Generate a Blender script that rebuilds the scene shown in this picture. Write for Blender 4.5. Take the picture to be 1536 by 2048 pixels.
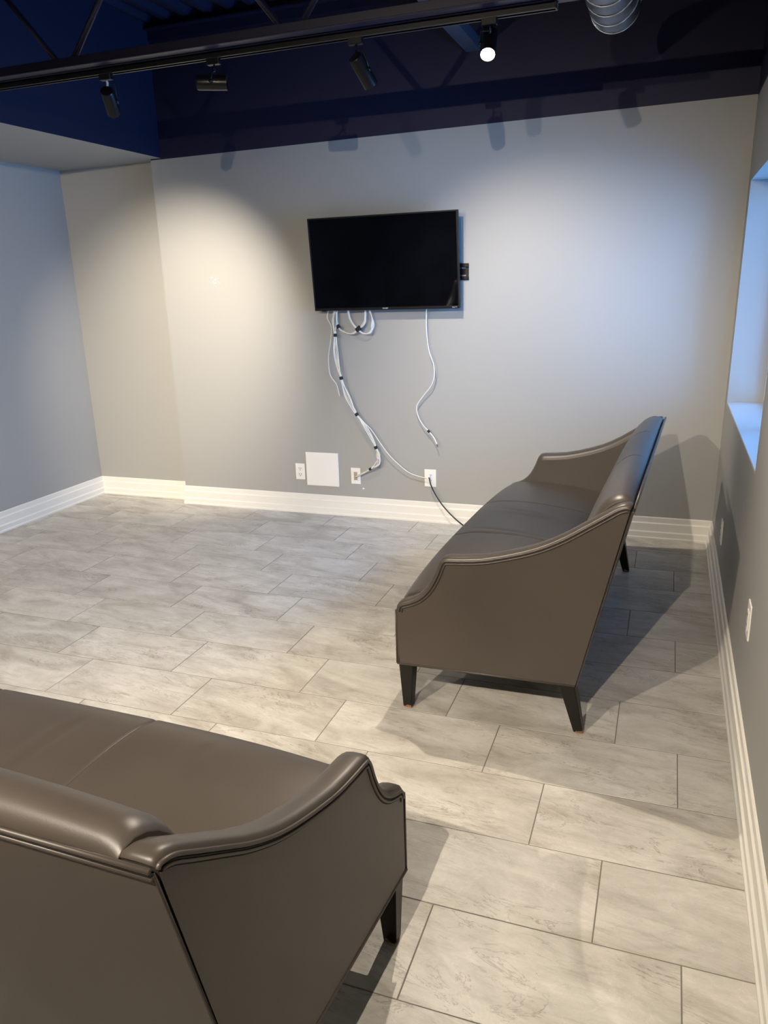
import bpy, bmesh, math, random
from mathutils import Vector, Matrix
random.seed(7)
for o in list(bpy.data.objects): bpy.data.objects.remove(o)
SC = bpy.context.scene
COL = SC.collection

# ------------------------------------------------------------------ camera
cam_d = bpy.data.cameras.new('camera'); cam = bpy.data.objects.new('camera', cam_d); COL.objects.link(cam)
cam_d.sensor_fit = 'VERTICAL'; cam_d.sensor_height = 36.0; cam_d.lens = 1541.99/2048*36.0
cam_d.clip_start = 0.02
YAW, PITCH, ROLL = math.radians(20.32094), math.radians(-16.63903), math.radians(-1.83755)
fw = Vector((-math.sin(YAW)*math.cos(PITCH), math.cos(YAW)*math.cos(PITCH), math.sin(PITCH)))
rt = Vector((math.cos(YAW), math.sin(YAW), 0)); up = rt.cross(fw)
rt2 = rt*math.cos(ROLL)+up*math.sin(ROLL); up2 = -rt*math.sin(ROLL)+up*math.cos(ROLL)
M = Matrix((rt2, up2, -fw)).transposed().to_4x4(); M.translation = Vector((1.7071, -2.1717, 1.5720))
cam.matrix_world = M
SC.camera = cam

# ------------------------------------------------------------------ world (overcast blue daylight outside the window)
W = bpy.data.worlds.new('daylight'); SC.world = W; W.use_nodes = True
bg = W.node_tree.nodes['Background']; bg.inputs[0].default_value = (0.12, 0.41, 1.0, 1); bg.inputs[1].default_value = 20.5

# ------------------------------------------------------------------ exposure
vs = SC.view_settings; vs.view_transform = 'Standard'; vs.look = 'None'; vs.gamma = 1.0; vs.use_curve_mapping = False
vs.exposure = 0.1
WARM = (1.0, 0.875, 0.715)
SPOT_GAIN = 2.2

# portal that guides daylight sampling through the window opening
pd = bpy.data.lights.new('window_portal', 'AREA'); pd.shape = 'RECTANGLE'; pd.size = 1.7; pd.size_y = 1.2; pd.cycles.is_portal = True
for yc in (1.665,):
    po = bpy.data.objects.new('window_portal', pd); COL.objects.link(po)
    po.matrix_world = Matrix(((0, 0, 1, 2.33), (1, 0, 0, yc), (0, 1, 0, 1.44), (0, 0, 0, 1)))

# ------------------------------------------------------------------ materials
def mat(name, col, rough=0.5, metal=0.0, spec=0.5, bump=None, coat=0.0):
    m = bpy.data.materials.new(name); m.use_nodes = True
    b = m.node_tree.nodes['Principled BSDF']
    b.inputs['Base Color'].default_value = (*col, 1); b.inputs['Roughness'].default_value = rough
    b.inputs['Metallic'].default_value = metal; b.inputs['Specular IOR Level'].default_value = spec
    b.inputs['Coat Weight'].default_value = coat
    if bump:
        nt = m.node_tree; tc = nt.nodes.new('ShaderNodeTexCoord'); n = nt.nodes.new('ShaderNodeTexNoise'); bp = nt.nodes.new('ShaderNodeBump')
        n.inputs['Scale'].default_value = bump[0]; n.inputs['Detail'].default_value = 4
        bp.inputs['Strength'].default_value = bump[1]; bp.inputs['Distance'].default_value = bump[2]
        nt.links.new(tc.outputs['Object'], n.inputs['Vector']); nt.links.new(n.outputs['Fac'], bp.inputs['Height']); nt.links.new(bp.outputs['Normal'], b.inputs['Normal'])
    return m
def noise_tint(m, scale, amt, rough_amt=0.0):
    nt = m.node_tree; b = nt.nodes['Principled BSDF']; c = b.inputs['Base Color'].default_value[:]
    tc = nt.nodes.new('ShaderNodeTexCoord'); n = nt.nodes.new('ShaderNodeTexNoise'); r = nt.nodes.new('ShaderNodeValToRGB')
    n.inputs['Scale'].default_value = scale; n.inputs['Detail'].default_value = 5
    r.color_ramp.elements[0].position = 0.3; r.color_ramp.elements[1].position = 0.7
    r.color_ramp.elements[0].color = (*[x*(1-amt) for x in c[:3]], 1); r.color_ramp.elements[1].color = (*[x*(1+amt) for x in c[:3]], 1)
    nt.links.new(tc.outputs['Object'], n.inputs['Vector']); nt.links.new(n.outputs['Fac'], r.inputs[0]); nt.links.new(r.outputs[0], b.inputs['Base Color'])
    if rough_amt:
        mr = nt.nodes.new('ShaderNodeMapRange'); r0 = b.inputs['Roughness'].default_value
        mr.inputs[3].default_value = r0-rough_amt; mr.inputs[4].default_value = r0+rough_amt
        nt.links.new(n.outputs['Fac'], mr.inputs[0]); nt.links.new(mr.outputs[0], b.inputs['Roughness'])
    return m
def glow(name, col, s):
    m = bpy.data.materials.new(name); m.use_nodes = True; nt = m.node_tree
    b = nt.nodes['Principled BSDF']; b.inputs['Base Color'].default_value = (0.8, 0.8, 0.8, 1)
    b.inputs['Emission Color'].default_value = (*col, 1); b.inputs['Emission Strength'].default_value = s
    return m
M_WALL = mat('greige_paint', (0.305, 0.303, 0.287), 0.55, spec=0.35, bump=(180, 0.06, 0.002))
M_NAVY = mat('navy_paint', (0.0092, 0.0090, 0.030), 0.6, spec=0.3, bump=(150, 0.08, 0.002))
M_SOFFIT = M_WALL
M_TRIM = mat('white_gloss_trim', (0.68, 0.66, 0.605), 0.35, spec=0.5)
M_SILL = mat('white_sill_paint', (0.46, 0.46, 0.46), 0.4)
M_GROUT = mat('tile_grout', (0.165, 0.148, 0.126), 0.9, bump=(120, 0.3, 0.002))
M_STEEL = mat('painted_steel', (0.010, 0.0095, 0.026), 0.38, spec=0.35, bump=(60, 0.1, 0.002))
M_BLACK = mat('black_metal', (0.004, 0.004, 0.005), 0.32, spec=0.25)
M_BLACKP = mat('black_plastic', (0.0035, 0.0035, 0.0045), 0.45, spec=0.2)
M_SCREEN = noise_tint(mat('screen_glass', (0.0022, 0.0024, 0.0035), 0.03, spec=0.25), 6, 0.3)
M_PLATE = mat('white_plastic', (0.72, 0.70, 0.66), 0.4)
M_DARKSLOT = mat('dark_slot', (0.03, 0.03, 0.03), 0.7)
M_WIRE = mat('white_cable', (0.66, 0.63, 0.55), 0.45)
M_CORD = mat('black_cable', (0.008, 0.008, 0.008), 0.4)
M_VELCRO = mat('black_tie', (0.010, 0.010, 0.014), 0.8, bump=(400, 0.3, 0.002))
M_GALV = noise_tint(mat('galvanised_steel', (0.22, 0.25, 0.30), 0.34, metal=1.0), 18, 0.12, 0.08)
M_SEAMGALV = mat('duct_seam_steel', (0.75, 0.80, 0.86), 0.25, metal=1.0)
M_CHROME = mat('bright_metal', (0.72, 0.70, 0.62), 0.25, metal=0.3)
M_LEATHER = noise_tint(mat('taupe_leather', (0.054, 0.044, 0.036), 0.40, spec=0.5, bump=(260, 0.10, 0.0015)), 5, 0.06, 0.06)
M_WELT = mat('leather_welt', (0.052, 0.042, 0.035), 0.42)
M_SEAM = mat('dark_seam', (0.014, 0.011, 0.009), 0.8)
M_UNDER = mat('black_dust_cloth', (0.010, 0.010, 0.010), 0.9)
M_PATCH = mat('white_plaster', (0.85, 0.84, 0.80), 0.8)
M_LOGO = mat('silver_print', (0.45, 0.45, 0.46), 0.4)
M_LENS_ON = glow('lit_lens', (1.0, 0.86, 0.62), 60)
M_LENS_OFF = mat('dark_lens', (0.05, 0.05, 0.05), 0.15)

def tile_material():
    m = bpy.data.materials.new('stone_tile'); m.use_nodes = True; nt = m.node_tree; N = nt.nodes; L = nt.links
    b = N['Principled BSDF']
    tc = N.new('ShaderNodeTexCoord'); oi = N.new('ShaderNodeObjectInfo')
    mul = N.new('ShaderNodeMath'); mul.operation = 'MULTIPLY'; mul.inputs[1].default_value = 73.0; L.new(oi.outputs['Random'], mul.inputs[0])
    cmb = N.new('ShaderNodeCombineXYZ'); L.new(mul.outputs[0], cmb.inputs[0]); L.new(mul.outputs[0], cmb.inputs[1]); L.new(mul.outputs[0], cmb.inputs[2])
    rot = N.new('ShaderNodeMapping'); rot.inputs['Rotation'].default_value = (0, 0, math.radians(9)); L.new(tc.outputs['Object'], rot.inputs[0])
    def stretched(sx, sy, scale, detail, dist, rough=0.6):
        mp = N.new('ShaderNodeMapping'); mp.inputs['Scale'].default_value = (sx, sy, 1)
        L.new(rot.outputs[0], mp.inputs[0])
        ad = N.new('ShaderNodeVectorMath'); ad.operation = 'ADD'; L.new(mp.outputs[0], ad.inputs[0]); L.new(cmb.outputs[0], ad.inputs[1])
        n = N.new('ShaderNodeTexNoise'); n.inputs['Scale'].default_value = scale; n.inputs['Detail'].default_value = detail
        n.inputs['Roughness'].default_value = rough; n.inputs['Distortion'].default_value = dist
        L.new(ad.outputs[0], n.inputs['Vector']); return n
    def ramp(src, stops):
        r = N.new('ShaderNodeValToRGB'); e = r.color_ramp.elements
        while len(e) < len(stops): e.new(0.5)
        for el, (p, c) in zip(e, stops): el.position = p; el.color = (*c, 1)
        L.new(src, r.inputs[0]); return r
    def mix(fac, a, bb, mode='MIX'):
        x = N.new('ShaderNodeMix'); x.data_type = 'RGBA'; x.blend_type = mode
        if isinstance(fac, float): x.inputs[0].default_value = fac
        else: L.new(fac, x.inputs[0])
        L.new(a, x.inputs[6]); L.new(bb, x.inputs[7]); return x
    broad = stretched(1.6, 4.2, 1.7, 7, 0.9)
    base = ramp(broad.outputs['Fac'], [(0.32, (0.345, 0.318, 0.274)), (0.48, (0.452, 0.429, 0.384)), (0.68, (0.567, 0.546, 0.500))])
    fine = stretched(3.2, 22, 1.7, 8, 1.4, 0.72)
    fr = ramp(fine.outputs['Fac'], [(0.34, (0.76, 0.74, 0.72)), (0.50, (1, 1, 1)), (0.75, (1.05, 1.05, 1.05))])
    pm = stretched(1.3, 3.6, 2.1, 3, 0.5); pr = ramp(pm.outputs['Fac'], [(0.42, (0.15, 0.15, 0.15)), (0.58, (1, 1, 1))])
    c1 = mix(pr.outputs[0], base.outputs[0], fr.outputs[0], 'MULTIPLY')
    mott = stretched(7, 9, 2.6, 9, 0.5, 0.78); mo = ramp(mott.outputs['Fac'], [(0.30, (0.86, 0.85, 0.84)), (0.52, (1, 1, 1)), (0.72, (1.06, 1.06, 1.06))])
    c1b = mix(0.9, c1.outputs[2], mo.outputs[0], 'MULTIPLY')
    vein = stretched(1.3, 4.4, 2.0, 6, 2.0, 0.66)
    vr = ramp(vein.outputs['Fac'], [(0.486, (1, 1, 1)), (0.497, (0.60, 0.57, 0.54)), (0.503, (0.62, 0.59, 0.56)), (0.512, (1, 1, 1))])
    msk = stretched(1.5, 2.5, 2.2, 2, 0.4); mr = ramp(msk.outputs['Fac'], [(0.46, (0, 0, 0)), (0.60, (1, 1, 1))])
    c2 = mix(mr.outputs[0], c1b.outputs[2], vr.outputs[0], 'MULTIPLY')
    vein2 = stretched(2.0, 3.4, 2.6, 5, 2.6, 0.6)
    vr2 = ramp(vein2.outputs['Fac'], [(0.490, (1, 1, 1)), (0.5, (1.16, 1.15, 1.13)), (0.510, (1, 1, 1))])
    c2b = mix(0.8, c2.outputs[2], vr2.outputs[0], 'MULTIPLY')
    speck = stretched(9, 20, 6.0, 5, 0.3, 0.75); sr = ramp(speck.outputs['Fac'], [(0.29, (0.70, 0.68, 0.65)), (0.37, (1, 1, 1))])
    c3 = mix(0.8, c2b.outputs[2], sr.outputs[0], 'MULTIPLY')
    hv = N.new('ShaderNodeHueSaturation'); mv = N.new('ShaderNodeMapRange'); mv.inputs[3].default_value = 0.92; mv.inputs[4].default_value = 1.06
    L.new(oi.outputs['Random'], mv.inputs[0]); L.new(mv.outputs[0], hv.inputs['Value']); L.new(c3.outputs[2], hv.inputs['Color'])
    L.new(hv.outputs[0], b.inputs['Base Color'])
    rr = N.new('ShaderNodeMapRange'); rr.inputs[3].default_value = 0.28; rr.inputs[4].default_value = 0.46; L.new(fine.outputs['Fac'], rr.inputs[0]); L.new(rr.outputs[0], b.inputs['Roughness'])
    b.inputs['Specular IOR Level'].default_value = 0.4
    bp = N.new('ShaderNodeBump'); bp.inputs['Strength'].default_value = 0.12; bp.inputs['Distance'].default_value = 0.002
    L.new(fine.outputs['Fac'], bp.inputs['Height']); L.new(bp.outputs[0], b.inputs['Normal'])
    return m
M_TILE = tile_material()

def leg_material():
    m = mat('espresso_wood', (0.012, 0.009, 0.0075), 0.42, spec=0.25); nt = m.node_tree; N = nt.nodes; L = nt.links; b = N['Principled BSDF']
    tc = N.new('ShaderNodeTexCoord'); sp = N.new('ShaderNodeSeparateXYZ'); L.new(tc.outputs['Object'], sp.inputs[0])
    n = N.new('ShaderNodeTexNoise'); n.inputs['Scale'].default_value = 60; L.new(tc.outputs['Object'], n.inputs['Vector'])
    a = N.new('ShaderNodeMath'); a.operation = 'MULTIPLY_ADD'; a.inputs[1].default_value = 0.06; a.inputs[2].default_value = -0.024; L.new(n.outputs['Fac'], a.inputs[0])
    c = N.new('ShaderNodeMath'); c.operation = 'LESS_THAN'; L.new(sp.outputs[2], c.inputs[0]); L.new(a.outputs[0], c.inputs[1])
    x = N.new('ShaderNodeMix'); x.data_type = 'RGBA'; x.inputs[6].default_value = (0.0085, 0.0065, 0.0058, 1); x.inputs[7].default_value = (0.22, 0.11, 0.06, 1)
    L.new(c.outputs[0], x.inputs[0]); L.new(x.outputs[2], b.inputs['Base Color'])
    return m
M_LEG = leg_material()

def glass_material():
    m = bpy.data.materials.new('window_glass'); m.use_nodes = True; nt = m.node_tree; nt.nodes.clear()
    o = nt.nodes.new('ShaderNodeOutputMaterial'); t = nt.nodes.new('ShaderNodeBsdfTransparent'); g = nt.nodes.new('ShaderNodeBsdfGlossy')
    g.inputs['Roughness'].default_value = 0.02; t.inputs[0].default_value = (0.95, 0.97, 0.97, 1)
    f = nt.nodes.new('ShaderNodeFresnel'); f.inputs[0].default_value = 1.45; x = nt.nodes.new('ShaderNodeMixShader')
    nt.links.new(f.outputs[0], x.inputs[0]); nt.links.new(t.outputs[0], x.inputs[1]); nt.links.new(g.outputs[0], x.inputs[2]); nt.links.new(x.outputs[0], o.inputs[0])
    return m
M_GLASS = glass_material()

# ------------------------------------------------------------------ helpers
def link(name, me, m, parent=None, loc=None):
    o = bpy.data.objects.new(name, me); COL.objects.link(o)
    if m is not None:
        for x in (m if isinstance(m, (list, tuple)) else [m]): me.materials.append(x)
    if parent: o.parent = parent
    if loc: o.location = loc
    return o
def from_bm(name, bm, m, parent=None, loc=None, smooth=False, ang=None):
    me = bpy.data.meshes.new(name); bmesh.ops.recalc_face_normals(bm, faces=bm.faces[:])
    if smooth:
        for f in bm.faces: f.smooth = True
        if ang:
            for e in bm.edges:
                if len(e.link_faces) == 2 and e.calc_face_angle(0) > math.radians(ang): e.smooth = False
    bm.to_mesh(me); bm.free()
    return link(name, me, m, parent, loc)
def box(bm, x0, x1, y0, y1, z0, z1, bev=0.0, mi=0):
    vs_ = [bm.verts.new(p) for p in ((x0,y0,z0),(x1,y0,z0),(x1,y1,z0),(x0,y1,z0),(x0,y0,z1),(x1,y0,z1),(x1,y1,z1),(x0,y1,z1))]
    fs = [bm.faces.new([vs_[i] for i in q]) for q in ((3,2,1,0),(4,5,6,7),(0,1,5,4),(1,2,6,5),(2,3,7,6),(3,0,4,7))]
    for f in fs: f.material_index = mi
    if bev:
        es = list({e for f in fs for e in f.edges})
        bmesh.ops.bevel(bm, geom=es, offset=bev, segments=2, affect='EDGES', profile=0.5)
    return vs_
def tube(bm, pts, r, seg=8, caps=True, closed=False):
    pts = [Vector(p) for p in pts]; n = len(pts); rings = []
    prev = None
    for i, p in enumerate(pts):
        a = pts[(i-1) % n] if (closed or i > 0) else p; b = pts[(i+1) % n] if (closed or i < n-1) else p
        t = (b-a).normalized()
        if prev is None:
            h = Vector((0, 0, 1)) if abs(t.z) < 0.9 else Vector((1, 0, 0)); u = t.cross(h).normalized()
        else:
            u = (prev - t*prev.dot(t))
            u = u.normalized() if u.length > 1e-6 else t.orthogonal().normalized()
        prev = u; v = t.cross(u); rr = r[i] if isinstance(r, (list, tuple)) else r
        rings.append([bm.verts.new(p + (u*math.cos(2*math.pi*k/seg)+v*math.sin(2*math.pi*k/seg))*rr) for k in range(seg)])
    m = n if closed else n-1
    for i in range(m):
        A, B = rings[i], rings[(i+1) % n]
        for k in range(seg): bm.faces.new((A[k], A[(k+1) % seg], B[(k+1) % seg], B[k]))
    if caps and not closed: bm.faces.new(rings[0][::-1]); bm.faces.new(rings[-1])
def spline(pts, n=8):
    P = [Vector(p) for p in pts]; out = []
    for i in range(len(P)-1):
        p0 = P[i-1] if i > 0 else P[i]*2-P[i+1]; p1, p2 = P[i], P[i+1]; p3 = P[i+2] if i+2 < len(P) else P[i+1]*2-P[i]
        for k in range(n):
            t = k/n; out.append(0.5*((2*p1)+(p2-p0)*t+(2*p0-5*p1+4*p2-p3)*t*t+(3*p1-p0-3*p2+p3)*t**3))
    out.append(P[-1]); return out
def lathe(bm, prof, seg=24):     # prof: list of (r, z) about local z; r = 0 closes
    rings = []
    for r, z in prof:
        rings.append([bm.verts.new((0, 0, z))] if r == 0 else [bm.verts.new((r*math.cos(2*math.pi*k/seg), r*math.sin(2*math.pi*k/seg), z)) for k in range(seg)])
    for A, B in zip(rings, rings[1:]):
        for k in range(seg):
            q = [A[k % len(A)], A[(k+1) % len(A)], B[(k+1) % len(B)], B[k % len(B)]]
            u = []
            for v in q:
                if v not in u: u.append(v)
            if len(u) >= 3: bm.faces.new(u)
def prop(o, label=None, cat=None, group=None, kind=None):
    if label: o['label'] = label
    if cat: o['category'] = cat
    if group: o['group'] = group
    if kind: o['kind'] = kind
    return o
def empty(name, loc, label, cat, group=None, rz=0.0):
    o = bpy.data.objects.new(name, None); COL.objects.link(o); o.location = loc; o.rotation_euler = (0, 0, rz); o.empty_display_size = 0.1
    return prop(o, label, cat, group)

# ------------------------------------------------------------------ the room
XL, YB, YL, YF = -2.530, 2.6307, 2.737, -4.40
XS = -1.668                      # step in the back wall
ZD = 2.42                        # where the navy paint starts
ZC = 3.20                        # roof deck
XBH = -1.585                     # face of the bulkhead
def XRW(z): return 2.0220+0.0110*z   # the right wall leans outwards a little
def lean(o):
    for v in o.data.vertices: v.co.x += 0.0110*(v.co.z+o.location.z)
    return o
def dark_z(x): return 2.402+(x+1.545)*0.0089

# floor slab with single tiles
bm = bmesh.new(); box(bm, XL-.1, 2.30, YF-.1, YL+.1, -0.12, -0.0009)
floor = prop(from_bm('floor', bm, M_GROUT), 'light grey stone-look tile floor laid in a third offset', None, None, 'structure')
TX, TY, OFF, GAP, TH = 0.61, 0.2967, 0.3367*0.61, 0.0034, 0.010
def tile_mesh(w, d):
    bm = bmesh.new(); b = 0.0006; z0, z1 = -TH, 0.0
    lo = [bm.verts.new((sx*w/2, sy*d/2, z0)) for sx, sy in ((-1,-1),(1,-1),(1,1),(-1,1))]
    mi = [bm.verts.new((sx*w/2, sy*d/2, z1-b)) for sx, sy in ((-1,-1),(1,-1),(1,1),(-1,1))]
    hi = [bm.verts.new((sx*(w/2-b), sy*(d/2-b), z1)) for sx, sy in ((-1,-1),(1,-1),(1,1),(-1,1))]
    for A, B in ((lo, mi), (mi, hi)):
        for k in range(4): bm.faces.new((A[k], A[(k+1) % 4], B[(k+1) % 4], B[k]))
    bm.faces.new(hi); bm.faces.new(lo[::-1])
    me = bpy.data.meshes.new('tile'); bm.to_mesh(me); bm.free(); me.materials.append(M_TILE); return me
FULL = tile_mesh(TX-GAP, TY-GAP); cache = {}
row = -9
while -TY*(row-1) > YF:
    ya, yb = max(-TY*row, YF), min(-TY*(row-1), YL)
    if ya < YB < yb: spans = [(ya, YB, XL, 2.026), (YB, yb, XL, XS)]
    elif ya >= YB: spans = [(ya, yb, XL, XS)]
    else: spans = [(ya, yb, XL, 2.026)]
    for (y0, y1, xa, xb) in spans:
        if y1-y0 < 0.012: continue
        k = math.floor((xa-row*OFF)/TX)
        while True:
            x0 = row*OFF+TX*k; x1 = x0+TX; k += 1
            if x0 >= xb: break
            x0c, x1c = max(x0, xa), min(x1, xb)
            if x1c-x0c < 0.012: continue
            w, d = x1c-x0c-GAP, y1-y0-GAP
            if abs(w-(TX-GAP)) < 1e-4 and abs(d-(TY-GAP)) < 1e-4: me = FULL
            else:
                key = (round(w, 3), round(d, 3)); me = cache.get(key) or cache.setdefault(key, tile_mesh(w, d))
            t = bpy.data.objects.new('floor_tile', me); COL.objects.link(t); t.parent = floor
            t.location = ((x0c+x1c)/2, (y0+y1)/2, random.uniform(-.0004, .0002))
            if random.random() < .5: t.rotation_euler.z = math.pi
    row += 1

# back wall: greige below, navy above, stepped back at the left end
bm = bmesh.new()
def quad(bm, pts, mi=0):
    f = bm.faces.new([bm.verts.new(p) for p in pts]); f.material_index = mi; return f
XE = 2.30
zs0, zs1 = dark_z(XS), dark_z(XE)
quad(bm, [(XS,YB,0),(XE,YB,0),(XE,YB,zs1),(XS,YB,zs0)])
quad(bm, [(XS,YB,zs0),(XE,YB,zs1),(XE,YB,ZC+.1),(XS,YB,ZC+.1)], 1)
quad(bm, [(XS,YB,0),(XS,YB,zs0),(XS,YL,zs0),(XS,YL,0)])
quad(bm, [(XL-.1,YL,0),(XS,YL,0),(XS,YL,ZC),(XL-.1,YL,ZC)])
quad(bm, [(XL-.1,YL+.1,0),(XE,YL+.1,0),(XE,YL+.1,ZC+.1),(XL-.1,YL+.1,ZC+.1)])
bmesh.ops.remove_doubles(bm, verts=bm.verts[:], dist=1e-5)
wall_back = prop(from_bm('wall_back', bm, [M_WALL, M_NAVY]), 'grey back wall with navy band above and stepped left end', None, None, 'structure')
for f in wall_back.data.polygons:      # face the room
    pass
bm = bmesh.new(); box(bm, XL-.12, XL, YF-.1, YL+.1, 0, ZC+.1)
prop(from_bm('wall_left', bm, M_WALL), 'plain grey left wall', None, None, 'structure')
bm = bmesh.new(); box(bm, XL-.1, XE, YF-.12, YF, 0, ZC+.1)
prop(from_bm('wall_front', bm, M_WALL), 'plain grey wall behind the viewer', None, None, 'structure')
# right wall with deep window opening
WY0, WY1, WZ0, WZ1, WD = 0.830, 2.500, 0.862, 2.012, 0.270
WINS = [(0.830, 2.500)]
def ring_wall(bm, x):
    ys = [YF-.1, WY0, WY1, YB+.1]; zs = [0, WZ0, WZ1, ZD+.005, ZC+.1]
    for i in range(3):
        for j in range(4):
            if i == 1 and j == 1: continue
            q = [(x,ys[i],zs[j]),(x,ys[i+1],zs[j]),(x,ys[i+1],zs[j+1]),(x,ys[i],zs[j+1])]
            quad(bm, q, 1 if j == 3 else 0)
bm = bmesh.new(); ring_wall(bm, 2.022); ring_wall(bm, 2.022+WD)
for (wa, wb) in WINS:
    c = [(wa,WZ0),(wb,WZ0),(wb,WZ1),(wa,WZ1)]
    for i in range(4):
        (y0,z0),(y1,z1) = c[i], c[(i+1) % 4]
        quad(bm, [(2.022,y0,z0),(2.022,y1,z1),(2.022+WD,y1,z1),(2.022+WD,y0,z0)], 2)
bmesh.ops.remove_doubles(bm, verts=bm.verts[:], dist=1e-5)
lean(prop(from_bm('wall_right', bm, [M_WALL, M_NAVY, M_WALL]), 'grey right wall with deep window recess', None, None, 'structure'))
# window in the recess
xw = 2.022+.180; fw_ = 0.028
for wi, (wa, wb) in enumerate(WINS):
    bm = bmesh.new(); mid = (wa+wb)/2
    for (a0,a1,b0,b1) in ((wa,wb,WZ0,WZ0+fw_),(wa,wb,WZ1-fw_,WZ1),(wa,wa+fw_,WZ0+fw_,WZ1-fw_),(wb-fw_,wb,WZ0+fw_,WZ1-fw_),(mid-.025,mid+.025,WZ0+fw_,WZ1-fw_)):
        box(bm, xw, xw+.055, a0, a1, b0, b1, .003)
    win = lean(prop(from_bm('window_%d' % (wi+1), bm, M_SILL), 'white framed window set deep in the right wall above the sofa', None, None, 'structure'))
    for (a0, a1) in ((wa+fw_, mid-.025), (mid+.025, wb-fw_)):
        bm = bmesh.new(); box(bm, xw+.012, xw+.018, a0, a1, WZ0+fw_, WZ1-fw_); lean(from_bm('window_pane', bm, M_GLASS, win))
    bm = bmesh.new(); box(bm, 2.0225, xw, wa+.001, wb-.001, WZ0, WZ0+.010, .002); lean(from_bm('window_sill', bm, M_SILL, win))

# ceiling: corrugated roof deck, ribs running along Y
bm = bmesh.new(); pitch, dep = 0.155, 0.040; x = XL-.1; prof = []
while x < XE:
    prof += [(x, ZC+dep), (x+.075, ZC+dep), (x+.092, ZC), (x+.138, ZC)]; x += pitch
va = [bm.verts.new((a, YF-.1, z)) for a, z in prof]; vb = [bm.verts.new((a, YL+.1, z)) for a, z in prof]
for i in range(len(prof)-1): bm.faces.new((va[i], va[i+1], vb[i+1], vb[i]))
quad(bm, [(XL-.2,YF-.2,ZC+.09),(XE+.1,YF-.2,ZC+.09),(XE+.1,YL+.2,ZC+.09),(XL-.2,YL+.2,ZC+.09)])
prop(from_bm('ceiling', bm, M_NAVY), 'navy painted corrugated roof deck', None, None, 'structure')
# bulkhead along the left wall: greige underside, navy face
bm = bmesh.new()
quad(bm, [(XL,YF,2.41),(XBH,YF,2.41),(XBH,YL,2.41),(XL,YL,2.41)])
quad(bm, [(XBH,YF,2.41),(XBH,YL,2.41),(XBH,YL,ZC+.1),(XBH,YF,ZC+.1)], 1)
quad(bm, [(XL,YF,ZC+.1),(XBH,YF,ZC+.1),(XBH,YL,ZC+.1),(XL,YL,ZC+.1)], 1)
bmesh.ops.remove_doubles(bm, verts=bm.verts[:], dist=1e-5)
prop(from_bm('ceiling_bulkhead', bm, [M_SOFFIT, M_NAVY]), 'dropped bulkhead with grey underside and navy face', None, None, 'structure')
# deck angle along the top of the back wall
bm = bmesh.new(); box(bm, XBH, 2.04, YB-.05, YB, ZC-.045, ZC-.037); box(bm, XBH, 2.04, YB-.008, YB, ZC-.10, ZC-.037)
prop(from_bm('trim_1', bm, M_STEEL), 'steel angle under the deck along the back wall', None, None, 'structure')

# baseboards with a stepped profile
BP = [(0,0),(.027,0),(.027,.010),(.0225,.0145),(.0215,.016),(.0215,.044),(.0155,.050),(.0145,.052),(.0145,.098),(.0090,.103),(.008,.106),(.008,.134),(.005,.138),(0,.138)]
def baseboard(name, a, b, nrm, label):
    a, b, n = Vector(a), Vector(b), Vector(nrm); bm = bmesh.new()
    A = [bm.verts.new(a+n*o+Vector((0,0,z))) for o, z in BP]; B = [bm.verts.new(b+n*o+Vector((0,0,z))) for o, z in BP]
    for i in range(len(BP)): bm.faces.new((A[i], A[(i+1) % len(BP)], B[(i+1) % len(BP)], B[i]))
    bm.faces.new(A[::-1]); bm.faces.new(B)
    return prop(from_bm(name, bm, M_TRIM), label, None, None, 'structure')
baseboard('baseboard_back', (XS-.012,YB,0), (2.022,YB,0), (0,-1,0), 'white stepped baseboard along the back wall')
baseboard('baseboard_recess', (XL,YL,0), (XS+.002,YL,0), (0,-1,0), 'white baseboard in the stepped back wall recess')
baseboard('baseboard_left', (XL,YF,0), (XL,YL-.002,0), (1,0,0), 'white stepped baseboard along the left wall')
lean(baseboard('baseboard_right', (2.022,YF,0), (2.022,YB-.0,0), (-1,0,0), 'white stepped baseboard along the right wall'))

# small plaster flecks on the back wall
bm = bmesh.new()
for (px, pz, s) in ((-6,7,.0045),(-4.6,-1,.0055),(.8,3,.0055),(-2,-5,.0040),(9,-3,.0048),(1.6,-4,.0035),(6.8,5,.0030),(-9,6.5,.0028)):
    x, z = -1.253+px*.0034, 1.611+pz*.0033
    n = 7; ring = [(x+s*random.uniform(.7,1.3)*math.cos(2*math.pi*k/n)*1.2, z+s*random.uniform(.6,1.2)*math.sin(2*math.pi*k/n)) for k in range(n)]
    A = [bm.verts.new((a, YB-.0012, b)) for a, b in ring]; B = [bm.verts.new((a, YB, b)) for a, b in ring]
    bm.faces.new(A)
    for k in range(n): bm.faces.new((A[k], A[(k+1) % n], B[(k+1) % n], B[k]))
box(bm, -.223, -.211, YB-.0012, YB, .197, .205); from_bm('plaster_fleck', bm, M_PATCH, wall_back)

# ------------------------------------------------------------------ sofas
SW, ARM = 0.91, 0.072
def hw(u): return SW-0.062*u
ARMP = [(0,.19),(0,.25),(0,.31),(0,.37),(0,.405),(.004,.425),(.014,.439),(.030,.447),(.055,.456),(.082,.471),(.105,.491),(.124,.516),(.139,.543),(.151,.570),(.160,.595),(.168,.613),(.181,.627),(.203,.632),(.250,.635),(.318,.643),(.385,.659),(.456,.680),(.51,.700),(.556,.722),(.605,.750),(.651,.781),(.69,.807),(.728,.833),(.756,.852),(.778,.862),(.799,.865),(.8095,.858)]
BACKB, BACKT = (.655,.19), (.8095,.858)
def contour_offset(P, d):
    out = []
    for i, (u, z) in enumerate(P):
        a = Vector(P[max(i-1, 0)]); b = Vector(P[min(i+1, len(P)-1)]); t = (b-a).normalized(); n = Vector((t.y, -t.x))   # inward normal
        out.append((u+n.x*d, z+n.y*d))
    return out
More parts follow.
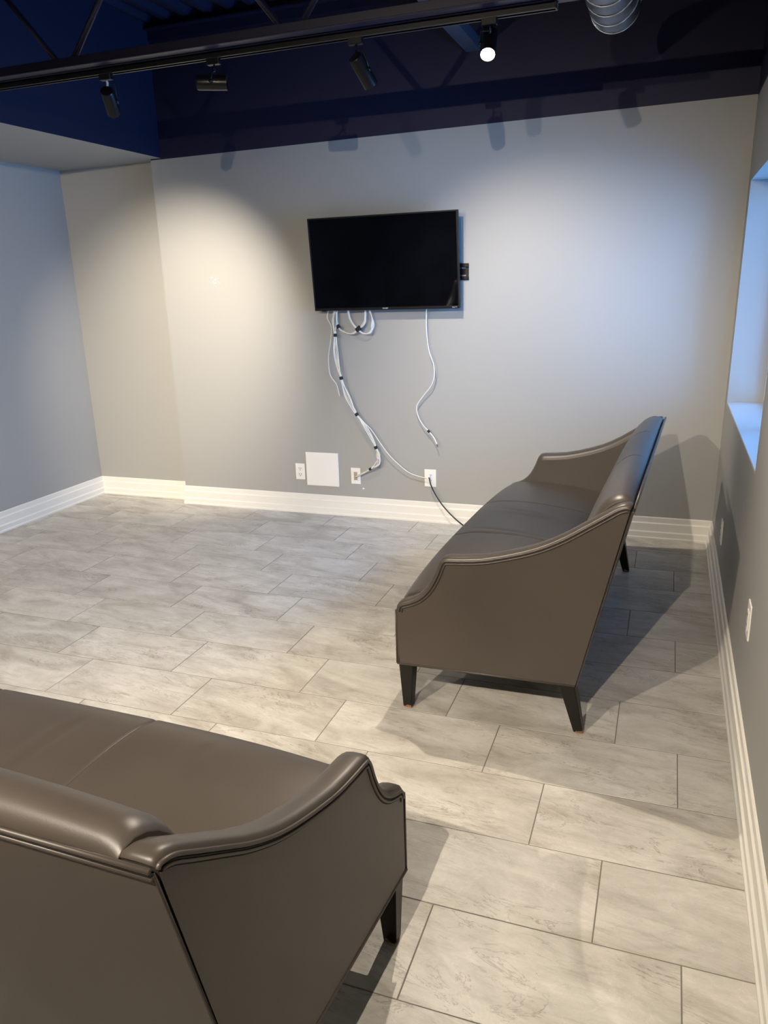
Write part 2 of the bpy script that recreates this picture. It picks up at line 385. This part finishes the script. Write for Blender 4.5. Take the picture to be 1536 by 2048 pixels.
def arm_mesh(side):
    bm = bmesh.new()
    sec = [(0.0,.030),(.05,.019),(.15,.009),(.30,.0025),(.50,0),(.75,0),(.90,.0015),(.97,.006),(1.0,.013)]
    def X(u, t): return side*(hw(u)-ARM*(1-t))
    rows = []
    for t, d in sec: rows.append([bm.verts.new((X(u, t), u, z)) for u, z in contour_offset(ARMP, d)])
    for A, B in zip(rows, rows[1:]):
        for k in range(len(A)-1):
            f = bm.faces.new((A[k], A[k+1], B[k+1], B[k])); f.smooth = True
    bi = bm.verts.new((X(BACKB[0], 0), *BACKB)); bo = bm.verts.new((X(BACKB[0], 1), *BACKB))
    bm.faces.new(rows[0]+[bi]); bm.faces.new(rows[-1]+[bo])
    bm.faces.new([r[0] for r in rows]+[bo, bi]); bm.faces.new([r[-1] for r in rows]+[bo, bi])
    bmesh.ops.recalc_face_normals(bm, faces=bm.faces[:])
    return bm
def pad_mesh(prof, xa, xb, ya_fn, crown, ends, nx=56):
    """closed profile prof of (u, z, weight), lofted across from fraction xa to xb of the inner width"""
    bm = bmesh.new(); rows = []
    for i in range(nx+1):
        s = i/nx; s = (.5-.5*math.cos(math.pi*s))*0.8+s*0.2; t = xa+(xb-xa)*s
        rows.append([bm.verts.new(crown(t, s, *p)) for p in prof])
    n = len(prof)
    for A, B in zip(rows, rows[1:]):
        for k in range(n):
            f = bm.faces.new((A[k], A[(k+1) % n], B[(k+1) % n], B[k])); f.smooth = True
    bm.faces.new(rows[0][::-1]); bm.faces.new(rows[-1])
    bmesh.ops.recalc_face_normals(bm, faces=bm.faces[:])
    return bm
SEATP = [(.030,.20,0),(.004,.205,0),(.002,.27,.1),(-.002,.33,.5),(-.004,.375,.9),(-.001,.408,1),(.010,.433,1),(.030,.452,1),(.060,.464,1),(.085,.469,1),(.11,.472,1),(.145,.4745,1),(.18,.476,1),(.225,.4755,1),(.27,.474,1),(.315,.471,1),(.36,.467,1),(.405,.462,1),(.45,.456,1),(.495,.449,.95),(.54,.442,.8),(.61,.428,.3),(.61,.30,0),(.20,.22,0)]
CREASES = []
def seat_crown(t, s, u, z, w):
    c = 1-abs(t)**3.0
    if z > .42:
        for (t0, sl, u0, u1, dp) in CREASES:
            f = max(0.0, 1-abs((u-(u0+u1)/2)/((u1-u0)/2)))**.6 if u0 < u < u1 else 0.0
            q_ = (t-t0-sl*(u-(u0+u1)/2)); z += dp*f*(-math.exp(-(q_/.016)**2)+.7*math.exp(-((q_-.03)/.02)**2))
    q = min(s, 1-s); dim = math.exp(-(q/0.010)**2)*0.0030
    edge = 0 if abs(t) < .999 else 0
    return (t*(hw(u)-ARM+.006), u-w*(.014*c)*(1 if u < .06 else .0)+(dim*w if u < .03 else 0), z+w*(.032*c-dim*(1 if z > .42 else 0)))
BACKP = [(.50,.36,0),(.538,.44,.0),(.565,.50,.5),(.590,.56,.9),(.616,.63,1),(.641,.70,1),(.663,.755,1),(.683,.797,1),(.701,.830,1),(.723,.853,1),(.746,.868,1),(.769,.875,1),(.789,.873,1),(.803,.863,.7),(.810,.848,.3),(.802,.815,0),(.70,.40,0)]
def back_crown(t, s, u, z, w):
    c = 1-abs(t)**4
    q = min(s, 1-s); dim = math.exp(-(q/0.008)**2)*0.0028
    e = max(0.0, (abs(t)-.95)/.05); drop = e*e*0.012
    k = w*(.016*c-dim)
    return (t*(hw(u)-ARM+.016), u-k*.75+drop*.5*w, z+k*.66-drop*w*(1 if z > .75 else .3))
def build_sofa(name, loc, rz, label, creases, cuts):
    CREASES[:] = creases
    S = empty(name, loc, label, 'sofa', 'matching leather sofas', rz)
    for side in (-1, 1):
        a = from_bm('arm', arm_mesh(side), M_LEATHER, S)
        for d, m, r in ((.0135, M_WELT, .0042), (.0188, M_SEAM, .0009), (.0242, M_WELT, .0036), (.0286, M_SEAM, .0009)):
            bm = bmesh.new(); C = contour_offset(ARMP, d)[4:]
            pts = [(side*(hw(u)+.0004), u, z) for u, z in C]
            tube(bm, spline(pts, 3), r, 6); from_bm('piping', bm, m, a, smooth=True)
        bm = bmesh.new(); tube(bm, [(side*(hw(.004)-.001), .003, .192), (side*(hw(BACKB[0])-.001), BACKB[0], .192)], .0045, 6); from_bm('piping', bm, M_WELT, a, smooth=True)
        bm = bmesh.new(); tube(bm, [(side*(hw(.004)-.002), .001, .192), (side*(hw(.004)-.002), .001, .41)], .003, 6); from_bm('piping', bm, M_WELT, a, smooth=True)
    for i in range(3):
        from_bm('seat_cushion', pad_mesh(SEATP, cuts[i], cuts[i+1], None, seat_crown, 0), M_LEATHER, S)
        from_bm('back_cushion', pad_mesh(BACKP, cuts[i], cuts[i+1], None, back_crown, 0), M_LEATHER, S)
    # outer back
    bm = bmesh.new(); th = .006
    n = Vector((BACKT[1]-BACKB[1], -(BACKT[0]-BACKB[0]))).normalized()
    P = []
    for (u, z) in (BACKB, (BACKT[0]-.0035, BACKT[1]-.015)):
        for off in (0.0006, th):
            uu, zz = u+n.x*off, z+n.y*off
            P.append([bm.verts.new((sx*hw(u), uu, zz)) for sx in (-1, 1)])
    (a0, a1), (b0, b1), (c0, c1), (d0, d1) = P
    for q in ((a0,a1,c1,c0),(b0,d0,d1,b1),(a0,b0,b1,a1),(c0,c1,d1,d0),(a0,c0,d0,b0),(a1,b1,d1,c1)): bm.faces.new(q)
    bmesh.ops.recalc_face_normals(bm, faces=bm.faces[:])
    bmesh.ops.bevel(bm, geom=[e for e in bm.edges if e.calc_length() > .05 and all(v in (b0,b1,d0,d1) for v in e.verts)], offset=.0025, segments=3, affect='EDGES', profile=.6)
    ob = from_bm('outer_back', bm, M_LEATHER, S, smooth=True, ang=40)
    for dz, m, r in ((.004, M_WELT, .0050), (-.004, M_SEAM, .0028), (-.011, M_WELT, .0045)):
        bm = bmesh.new(); u = BACKT[0]+.006; z = BACKT[1]-.008+dz
        tube(bm, [(x*hw(u), u-.23*(-dz), z) for x in (-1, -.5, 0, .5, 1)], r, 6); from_bm('piping', bm, m, ob, smooth=True)
    for sx in (-1, 1):
        bm = bmesh.new(); tube(bm, [(sx*(hw(BACKB[0])+.0005), BACKB[0]+.002, BACKB[1]), (sx*(hw(BACKT[0])+.0005), BACKT[0]-.001, BACKT[1]-.012)], .0012, 6)
        from_bm('piping', bm, M_SEAM, ob, smooth=True)
    # underside
    bm = bmesh.new(); vs_ = [bm.verts.new((sx*(hw(u)-.012), u, z)) for z in (.186, .20) for sx, u in ((-1,.008),(1,.008),(1,.645),(-1,.645))]
    for q in ((0,1,2,3),(4,5,6,7),(0,1,5,4),(1,2,6,5),(2,3,7,6),(3,0,4,7)): bm.faces.new([vs_[i] for i in q])
    from_bm('dust_cover', bm, M_UNDER, S)
    # legs: square, tapered; the rear pair rakes backwards
    for sx in (-1, 1):
        for (ut, ub, wt, wb) in ((.034, .034, .056, .034), (.626, .672, .056, .034)):
            bm = bmesh.new(); xt = sx*(hw(ut)-.034); xb = sx*(hw(ub)-.030)
            T = [bm.verts.new((xt+dx*wt/2, ut+dy*wt/2, .187)) for dx, dy in ((-1,-1),(1,-1),(1,1),(-1,1))]
            B = [bm.verts.new((xb+dx*wb/2, ub+dy*wb/2, .0005)) for dx, dy in ((-1,-1),(1,-1),(1,1),(-1,1))]
            for k in range(4): bm.faces.new((T[k], T[(k+1) % 4], B[(k+1) % 4], B[k]))
            bm.faces.new(T); bm.faces.new(B[::-1])
            bmesh.ops.recalc_face_normals(bm, faces=bm.faces[:])
            bmesh.ops.bevel(bm, geom=bm.edges[:], offset=.0022, segments=2, affect='EDGES')
            from_bm('leg', bm, M_LEG, S)
    return S
build_sofa('leather_sofa', (.8627, 1.209, 0), math.radians(-92.5), 'taupe leather sofa against the window wall, facing the room', [(-.155,.20,.12,.50,.0060),(-.19,.20,.10,.34,.0035),(.20,.06,.06,.44,.0040)], [-1, -.37, .26, 1])
build_sofa('leather_sofa', (.282, -.680, 0), math.radians(178.9), 'taupe leather sofa in the foreground, seen from behind', [(-.06,.10,.08,.36,.0040),(-.52,.25,.06,.2,.0025)], [-1, -.26, .37, 1])

# ------------------------------------------------------------------ television, bracket
TVX, TVZ = 0.015, 1.681; TW, TVH = .962, .560
tv = empty('television', (TVX, YB-.119, TVZ), 'flat black television hanging on the grey back wall', 'television'); tv.rotation_euler.x = math.radians(5.0)
bm = bmesh.new(); fb = .009
for (x0,x1,z0,z1) in ((-TW/2,TW/2,TVH/2-fb,TVH/2),(-TW/2,TW/2,-TVH/2,-TVH/2+.017),(-TW/2,-TW/2+fb,-TVH/2+.017,TVH/2-fb),(TW/2-fb,TW/2,-TVH/2+.017,TVH/2-fb)):
    box(bm, x0, x1, -.006, .030, z0, z1, .002)
fr = from_bm('frame', bm, M_BLACKP, tv)
bm = bmesh.new(); box(bm, -TW/2+fb-.001, TW/2-fb+.001, -.001, .008, -TVH/2+.016, TVH/2-fb+.001); from_bm('screen', bm, M_SCREEN, tv)
bm = bmesh.new(); box(bm, -TW/2+.004, TW/2-.004, .006, .034, -TVH/2+.004, TVH/2-.004, .004); box(bm, -.36, .36, .034, .066, -.24, .06, .010); from_bm('rear_housing', bm, M_BLACKP, tv)
def text(body, size, loc, parent, m, name, ext=.0004):
    cu = bpy.data.curves.new(name, 'FONT'); cu.body = body; cu.size = size; cu.align_x = 'CENTER'; cu.align_y = 'CENTER'; cu.extrude = ext
    o = bpy.data.objects.new(name+'_tmp', cu); COL.objects.link(o)
    dg = bpy.context.evaluated_depsgraph_get(); me = bpy.data.meshes.new_from_object(o.evaluated_get(dg)); bpy.data.objects.remove(o)
    me.materials.clear(); t = link(name, me, m, parent, loc); t.rotation_euler = (math.pi/2, 0, 0); return t
text('SHARP', .0125, (.004, -.0066, -TVH/2+.0095), fr, M_LOGO, 'logo')
text('Roku TV', .0085, (TW/2-.030, -.0066, -TVH/2+.0085), fr, M_LOGO, 'logo')
bm = bmesh.new(); box(bm, -TW/2+.045, -TW/2+.075, .0, .02, -TVH/2-.006, -TVH/2+.001, .003); from_bm('sensor', bm, M_BLACKP, tv)
br = empty('wall_bracket', (.16, YB, 1.614), 'black slotted mounting bracket sticking out behind the television', 'bracket')
bm = bmesh.new(); x0, x1 = -.37, .37
ztop, zbot = .049, -.049
slots = [(.245,.268),(.275,.283)]
rows_ = [(zbot,-.026,None),(-.026,-.018,1),(-.018,.018,None),(.018,.026,1),(.026,ztop,None)]
sx = [(-.33,-.25),(-.20,-.12),(-.07,.07),(.12,.20),(.275,.300),(.312,.320),(.326,.352)]
for (z0, z1, h) in rows_:
    if h is None: box(bm, x0, x1, -.0035, -.0005, z0, z1)
    else:
        xs = x0
        for a, b in sx+[(x1, x1)]:
            if a > xs: box(bm, xs, a, -.0035, -.0005, z0, z1)
            xs = b
from_bm('plate', bm, M_BLACK, br)
for z in (.036, -.036):
    bm = bmesh.new(); box(bm, x0, x1, -.020, -.0035, z-.010, z+.010, .003); from_bm('rail', bm, M_BLACK, br)
for x in (-.2, .2):
    bm = bmesh.new(); box(bm, x-.02, x+.02, -.036, -.020, -.21, .17, .002); from_bm('hanger_arm', bm, M_BLACK, br)

# ------------------------------------------------------------------ wall plates
def plate(name, x0, x1, z0, z1, label, cat='outlet', t=.006):
    o = empty(name, ((x0+x1)/2, YB, z0), label, cat); w, h = x1-x0, z1-z0
    bm = bmesh.new(); box(bm, -w/2, w/2, -t, -.0002, 0, h, .0018); from_bm('cover', bm, M_PLATE, o)
    return o, w, h
def screw(o, x, z, y=-.0065):
    bm = bmesh.new(); tube(bm, [(x, y-.0008, z), (x, y+.002, z)], .0030, 10); from_bm('screw', bm, M_PLATE, o)
o, w, h = plate('wall_outlet', -.728, -.656, .241, .357, 'white duplex outlet beside the square access panel')
for zc in (h*.32, h*.68):
    bm = bmesh.new(); box(bm, -.017, .017, -.008, -.005, zc-.014, zc+.014, .004); f = from_bm('receptacle', bm, M_PLATE, o)
    bm = bmesh.new()
    for dx in (-.0065, .0065): box(bm, dx-.0016, dx+.0016, -.0086, -.0078, zc-.002, zc+.008)
    tube(bm, [(0, -.0086, zc-.008), (0, -.0078, zc-.008)], .0030, 10); from_bm('slot', bm, M_DARKSLOT, f)
screw(o, 0, h/2)
o = empty('access_panel', (-.5185, YB, .203), 'square blank white access panel low on the back wall', 'panel')
bm = bmesh.new(); box(bm, -.124, .124, -.010, -.0002, 0, .240, .003); from_bm('cover', bm, M_PLATE, o)
bm = bmesh.new(); box(bm, -.118, .118, -.0118, -.0095, .006, .234, .001); from_bm('door', bm, M_PLATE, o)
o, w, h = plate('cable_plate', -.304, -.234, .232, .346, 'white wall plate with slot where the cable bundle enters', 'wall plate')
bm = bmesh.new(); box(bm, -.013, .013, -.0068, -.005, .028, .086, .001); from_bm('slot', bm, mat('beige_brush', (.33,.29,.23), .8), o)
bm = bmesh.new(); box(bm, -.018, -.013, -.009, -.005, .024, .090); box(bm, .013, .018, -.009, -.005, .024, .090); box(bm, -.018, .018, -.009, -.005, .086, .091); box(bm, -.018, .018, -.009, -.005, .023, .028); from_bm('slot_frame', bm, M_PLATE, o)
screw(o, 0, .010); screw(o, 0, .104)
o, w, h = plate('power_plate', .228, .308, .244, .363, 'white wall plate feeding the black power cord')
bm = bmesh.new(); box(bm, -.017, .017, -.008, -.005, .026, .093, .002); f = from_bm('receptacle', bm, M_PLATE, o)
bm = bmesh.new()
for zc in (.040, .078):
    for dx in (-.006, .006):
        bm = bmesh.new(); box(bm, dx-.0015, dx+.0015, -.0086, -.0078, zc, zc+.008); from_bm('slot', bm, M_DARKSLOT, f)
bm = bmesh.new(); box(bm, -.016, .004, -.030, -.008, .052, .082, .004); from_bm('plug', bm, M_PLATE, o)
screw(o, 0, .110)
def side_plate(yc, z0, z1, label):
    xw_ = XRW((z0+z1)/2); o = empty('wall_outlet', (xw_, yc, z0), label, 'outlet'); h = z1-z0
    bm = bmesh.new(); box(bm, -.006, -.0002, -.0375, .0375, 0, h, .0018); c = from_bm('cover', bm, M_PLATE, o)
    bm = bmesh.new(); box(bm, -.0085, -.005, -.017, .017, h*.22, h*.78, .0015); f = from_bm('receptacle', bm, M_PLATE, o)
    bm = bmesh.new()
    for zc in (h*.33, h*.62):
        for dy in (-.006, .006):
            bm = bmesh.new(); box(bm, -.009, -.0083, dy-.0015, dy+.0015, zc, zc+.009); from_bm('slot', bm, M_DARKSLOT, f)
side_plate(1.88, .248, .370, 'white outlet on the right wall behind the sofa, near the corner')
side_plate(.475, .380, .505, 'white outlet on the right wall nearest the viewer, under the window end')

# ------------------------------------------------------------------ cables
def cable(name, pts, r, m, parent, n=8, seg=8):
    bm = bmesh.new(); tube(bm, spline(pts, n), r, seg); return from_bm(name, bm, m, parent, smooth=True)
def tie(parent, p, d, r=.016, h=.016, name='cable_tie'):
    d = Vector(d).normalized(); bm = bmesh.new(); p = Vector(p)
    tube(bm, [p-d*h/2, p-d*h*.45, p+d*h*.45, p+d*h/2], [r*.9, r, r, r*.9], 12); return from_bm(name, bm, M_VELCRO, parent, smooth=True, ang=50)
def jitter(pts, amp, ends, seed):
    rd = random.Random(seed); out = []
    for i, p in enumerate(pts):
        a = amp if ends[i] else amp*.35
        out.append((p[0]+rd.uniform(-a, a), p[1]+rd.uniform(-a, a)*.7, p[2]))
    return out
BUN = [(-.345,2.590,1.430),(-.348,2.576,1.332),(-.349,2.571,1.246),(-.344,2.567,1.122),(-.317,2.562,.969),(-.280,2.564,.841),(-.220,2.568,.729),(-.149,2.573,.632),(-.096,2.578,.507),(-.076,2.579,.448),(-.087,2.575,.394),(-.138,2.575,.357),(-.224,2.598,.312),(-.263,2.620,.285)]
free = [1,1,0,1,0,1,0,1,0,1,1,0,1,0]
cb = empty('cable_bundle', (0, 0, 0), 'thick white cable bundle with black ties, running from television to wall plate', 'cables')
for k in range(6): cable('strand', jitter(BUN, .018, free, 40+k), .0030, M_WIRE, cb, 7, 7)
for (p, d, r) in (((-.349,2.571,1.246),(0,0,-1),.012),((-.317,2.562,.969),(.2,0,-1),.012),((-.220,2.568,.729),(.55,0,-.9),.0125),((-.096,2.578,.507),(.35,0,-1),.0115),((-.138,2.575,.357),(-1,.2,-.5),.0095)):
    tie(cb, p, d, r, .020)
co = empty('coiled_cables', (0, 0, 0), 'white cables coiled in two loops under the television', 'cables')
LA = [(-.336,2.580,1.430),(-.332,2.578,1.309),(-.295,2.575,1.268),(-.234,2.572,1.254),(-.185,2.572,1.281),(-.148,2.575,1.316),(-.132,2.578,1.365),(-.141,2.581,1.430)]
LB = [(-.262,2.581,1.430),(-.237,2.572,1.340),(-.189,2.568,1.281),(-.144,2.567,1.254),(-.104,2.570,1.262),(-.086,2.573,1.302),(-.093,2.576,1.356),(-.122,2.580,1.430)]
for k in range(5):
    cable('strand', jitter(LA, .008, [1,0,1,1,0,1,1,1], 70+k), .0034, M_WIRE, co, 7, 7)
    cable('strand', jitter(LB, .008, [1,1,0,1,1,1,1,1], 90+k), .0034, M_WIRE, co, 7, 7)
tie(co, (-.328,2.577,1.300), (.5,0,-.8), .0135, .022); tie(co, (-.184,2.570,1.284), (.8,0,.55), .016, .034)
for root, base in ((cb, Vector((-.263, 2.615, .285))), (co, Vector((-.20, 2.575, 1.25)))):
    root.location = base
    for ch in root.children: ch.location = -base
def single(name, pts, label, r=.0032, m=M_WIRE):
    o = empty(name, pts[-1], label, 'cable'); bx_ = Vector(pts[-1])
    cable('jacket', [Vector(p)-bx_ for p in pts], r, m, o, 8, 8); return o, bx_
single('loose_cable', [(-.386,2.591,1.430),(-.407,2.586,1.36),(-.378,2.582,1.296),(-.387,2.581,1.213),(-.41,2.581,1.102),(-.405,2.582,.989),(-.363,2.586,.922),(-.348,2.591,.844)], 'thin white cable dangling loose left of the bundle')
o, b0 = single('hanging_cable', [(.272,2.581,1.430),(.270,2.581,1.281),(.285,2.578,1.148),(.316,2.572,1.059),(.319,2.572,.987),(.294,2.580,.923),(.239,2.590,.857),(.193,2.594,.790),(.201,2.594,.725),(.233,2.592,.668),(.273,2.588,.628),(.309,2.582,.588),(.330,2.578,.546)], 'wavy white cable hanging alone below right side of television', .0036)
tie(o, Vector((.273,2.588,.628))-b0, (.7,0,-.75), .0085, .018)
bm = bmesh.new(); tube(bm, [(0,0,0), (.002,-.001,-.006), (.005,-.002,-.018)], [.0045,.0045,.0040], 8); from_bm('connector', bm, M_GALV, o)
single('branch_cable', [(-.225,2.566,.735),(-.167,2.571,.671),(-.12,2.575,.623),(-.063,2.579,.537),(-.006,2.584,.46),(.062,2.588,.394),(.129,2.595,.342),(.195,2.602,.317),(.255,2.598,.308)], 'thin white cable branching from the bundle to the power plate')
single('power_cable', [(.266,2.602,.312),(.274,2.585,.308),(.287,2.578,.267),(.32,2.574,.203),(.371,2.560,.139),(.436,2.535,.085),(.508,2.497,.045),(.591,2.441,.018),(.70,2.38,.008),(.84,2.31,.006)], 'black power cord drooping from wall plate to floor behind sofa', .0046, M_CORD)

# ------------------------------------------------------------------ overhead steel, duct
jy = 1.01
jo = empty('steel_joist', (.2, jy, 2.515), 'navy painted open-web steel joist above the track lights', 'joist')
def jbox(name, x0, x1, y0, y1, z0, z1, bev=.002):
    bm = bmesh.new(); box(bm, x0-.2, x1-.2, y0-jy, y1-jy, z0-2.515, z1-2.515, bev); return from_bm(name, bm, M_STEEL, jo)
jbox('bottom_chord', XBH, 2.045, jy-.060, jy-.008, 2.518, 2.524); jbox('bottom_chord', XBH, 2.045, jy+.008, jy+.060, 2.518, 2.524)
jbox('bottom_chord', XBH, 2.045, jy-.014, jy-.008, 2.524, 2.570); jbox('bottom_chord', XBH, 2.045, jy+.008, jy+.014, 2.524, 2.570)
jbox('top_chord', XBH, 2.045, jy-.050, jy-.008, 3.192, 3.199); jbox('top_chord', XBH, 2.045, jy+.008, jy+.050, 3.192, 3.199)
jbox('top_chord', XBH, 2.045, jy-.014, jy-.008, 3.145, 3.192); jbox('top_chord', XBH, 2.045, jy+.008, jy+.014, 3.145, 3.192)
nodes = [-2.02, -.92, .20, 1.32, 2.44]
for i, xn in enumerate(nodes):
    for sgn in (-1, 1):
        xt = xn+sgn*.56; xb_ = xn+sgn*.03
        if i == 3: continue          # the duct passes here
        if xt < XBH+.02 or xt > 2.03 or xb_ < XBH+.02 or xb_ > 2.03: continue
        bm = bmesh.new(); tube(bm, [(xb_-.2, 0, .030), (xt-.2, 0, .655)], .013, 8); from_bm('web_bar', bm, M_STEEL, jo, smooth=True)
bm = bmesh.new(); box(bm, .512, .597, YF, YB-.001, 2.800, 2.806); box(bm, .591, .597, YF, YB-.001, 2.806, 2.86)
prop(from_bm('bridging_angle', bm, mat('grey_steel', (.045,.05,.075), .45)), 'blue-grey steel angle running from the joist to the back wall', 'steel angle')

DX, DZ, DR, DY = 1.388, 2.684, 0.104, 1.78
du = empty('spiral_duct', (DX, DY, DZ), 'galvanised spiral air duct ending under the ceiling', 'duct')
bm = bmesh.new(); prof = [(DR-.004, .0), (DR, 0.0), (DR, 5.95), (DR-.004, 5.95), (DR-.004, 0.0)]
lathe(bm, prof, 48); bmesh.ops.rotate(bm, verts=bm.verts[:], cent=(0,0,0), matrix=Matrix.Rotation(math.radians(90), 3, 'X'))
from_bm('pipe', bm, M_GALV, du, smooth=True, ang=30)
bm = bmesh.new(); pts = []; turns = 44; pt = .135
for i in range(turns*28+1):
    a = 2*math.pi*i/28; y = -.02-pt*i/28
    if y < -5.9: break
    pts.append(((DR+.0012)*math.cos(a), y, (DR+.0012)*math.sin(a)))
tube(bm, pts, .0046, 6); from_bm('spiral_seam', bm, M_SEAMGALV, du, smooth=True)
bm = bmesh.new(); tube(bm, [((DR+.001)*math.cos(2*math.pi*k/48), -.004, (DR+.001)*math.sin(2*math.pi*k/48)) for k in range(48)], .0042, 6, closed=True); from_bm('end_rim', bm, M_SEAMGALV, du, smooth=True)
bm = bmesh.new(); lathe(bm, [(0, .10), (DR-.004, .10)], 48); bmesh.ops.rotate(bm, verts=bm.verts[:], cent=(0,0,0), matrix=Matrix.Rotation(math.radians(90), 3, 'X')); from_bm('inner_shade_disc', bm, M_DARKSLOT, du)  # dark disc stands in for the shade inside the open duct
for y in (-1.4, -3.4):
    bm = bmesh.new(); tube(bm, [((DR+.003)*math.cos(2*math.pi*k/32), y, (DR+.003)*math.sin(2*math.pi*k/32)) for k in range(32)], .004, 6, closed=True); box(bm, -.008, .008, y-.001, y+.001, DR, ZC-DZ); from_bm('hanger_strap', bm, M_GALV, du)

# ------------------------------------------------------------------ track lights
def track(y, x0, x1, z, label):
    o = empty('lighting_track', ((x0+x1)/2, y, z), label, 'track'); h = (x1-x0)/2
    bm = bmesh.new(); box(bm, -h, h, -.018, -.012, -.020, .0); box(bm, -h, h, .012, .018, -.020, .0); box(bm, -h, h, -.018, .018, -.003, 0); from_bm('rail', bm, M_BLACK, o)
    bm = bmesh.new(); box(bm, -h, h, -.0185, -.010, -.0215, -.0195); box(bm, -h, h, .010, .0185, -.0215, -.0195); from_bm('rail_lip', bm, mat('lip_black', (.014,.014,.014), .35), o)  # lip in a slightly lighter black than the rail
    for s in (-1, 1):
        bm = bmesh.new(); box(bm, s*h-.004, s*h+.004, -.019, .019, -.022, .001, .002); from_bm('end_cap', bm, M_BLACK, o)
    return o
ZT, YT = 2.5165, 1.050
track(YT, XBH+.02, 1.24, ZT, 'long black lighting track under the steel joist')
def head(name, ax, y, z, centre, aim, lit, watts, cone, label, chrome=False, blend=1.0, group='spotlights on the track under the joist', aimdir=None):
    base = Vector((ax, y, z-.020)); o = empty(name, base, label, 'spotlight', group)
    C = Vector(centre)-base
    d = (Vector(aimdir) if aimdir else (Vector(aim)-Vector(centre))).normalized()
    bm = bmesh.new(); box(bm, -.030, .030, -.013, .013, -.024, .004, .003); from_bm('adapter', bm, M_BLACK, o)
    side = d.cross(Vector((0, 0, 1))).normalized()
    # stem and flat yoke arm down to the side of the housing
    elbow = Vector((0, 0, -.040)); piv = C-d*.012+Vector((0,0,1)).cross(d).normalized()*.0 
    top = C-d*.055
    Mx = M_CHROME if chrome else M_BLACK
    bm = bmesh.new(); tube(bm, [(0,0,-.020), (.004,.0,-.036), elbow+Vector((.002,0,-.006)), top*.5+elbow*.5, top], .0055 if chrome else .0042, 8); from_bm('stem', bm, Mx, o, smooth=True)
    bm = bmesh.new(); e = side*.0325
    tube(bm, [elbow, elbow+e*1.0, C+e], .0032, 6); tube(bm, [C+e-side*.004, C+e+side*.004], .008, 10); from_bm('yoke', bm, M_BLACK if not chrome else M_STEEL, o, smooth=True)
    R = d.to_track_quat('Z', 'Y').to_matrix()
    bm = bmesh.new(); lathe(bm, [(0,-.065),(.016,-.065),(.027,-.061),(.030,-.056),(.030,.061),(.0305,.065),(.027,.065),(.0255,.050),(.0,.050)], 28)
    bmesh.ops.transform(bm, matrix=R.to_4x4(), verts=bm.verts[:]); h = from_bm('housing', bm, M_BLACK, o, C, smooth=True, ang=35)
    bm = bmesh.new(); lathe(bm, [(0,.0515),(.014,.0520),(.0250,.0525)], 28); bmesh.ops.transform(bm, matrix=R.to_4x4(), verts=bm.verts[:])
    from_bm('lens', bm, M_LENS_ON if lit else M_LENS_OFF, h)
    if lit:
        ld = bpy.data.lights.new('lamp', 'SPOT'); ld.energy = watts*SPOT_GAIN; ld.color = WARM; ld.spot_size = math.radians(cone); ld.spot_blend = blend; ld.shadow_soft_size = .011
        lo = bpy.data.objects.new('lamp', ld); COL.objects.link(lo); lo.parent = o; lo.location = C+d*.068
        lo.rotation_euler = d.to_track_quat('-Z', 'Y').to_euler()
    return o
head('track_spotlight', -.745, YT, ZT, (-.757,1.075,2.392), (-1.52,2.63,1.22), True, 160, 64, 'black spotlight with bright hook stem, leftmost on the track', True)
head('track_spotlight', -.190, YT, ZT, (-.190,1.020,2.400), None, False, 0, 0, 'black spotlight turned sideways, second from left on the track', aimdir=(1,.45,-.02))
head('track_spotlight', .458, YT, ZT, (.475,1.075,2.385), (1.02,2.63,.85), True, 75, 84, 'black spotlight tilted down to the right, second from right on the track')
head('track_spotlight', .995, YT, ZT, (.985,1.085,2.425), (1.25,-.9,.1), True, 70, 100, 'lit spotlight shining towards the viewer, rightmost on the track')
# second track behind the viewer, lighting sofas and back wall
track(-2.64, XBH+.02, 1.95, ZT, 'second black lighting track behind the viewer')
G2 = 'spotlights on the track behind the viewer'
head('track_spotlight', 1.18, -2.64, ZT, (1.18,-2.60,2.45), (1.30,.9,.3), True, 140, 84, 'spotlight aimed at the window sofa from behind the viewer', group=G2)
head('track_spotlight', -.03, -2.64, ZT, (-.03,-2.60,2.45), (.40,1.2,.3), True, 170, 84, 'spotlight aimed at the television wall from behind the viewer', group=G2)
head('track_spotlight', -1.25, -2.64, ZT, (-1.25,-2.60,2.45), (-1.35,.0,.0), True, 260, 78, 'added unseen fill spotlight aimed at the empty left part of the room from behind the viewer', group=G2)  # head added only to brighten the left floor
head('track_spotlight', .55, -2.64, ZT, (.55,-2.62,2.45), (.35,-2.15,.0), True, 70, 95, 'added unseen fill spotlight aimed down behind the foreground sofa', group=G2)  # added so bounce off the floor lifts the foreground sofa's back
head('track_spotlight', -.65, -2.64, ZT, (-.65,-2.60,2.45), (-2.53,.55,1.60), True, 240, 58, 'added unseen fill spotlight aimed at the left wall from behind the viewer', group=G2)  # added fill, puts warm light on the left wall
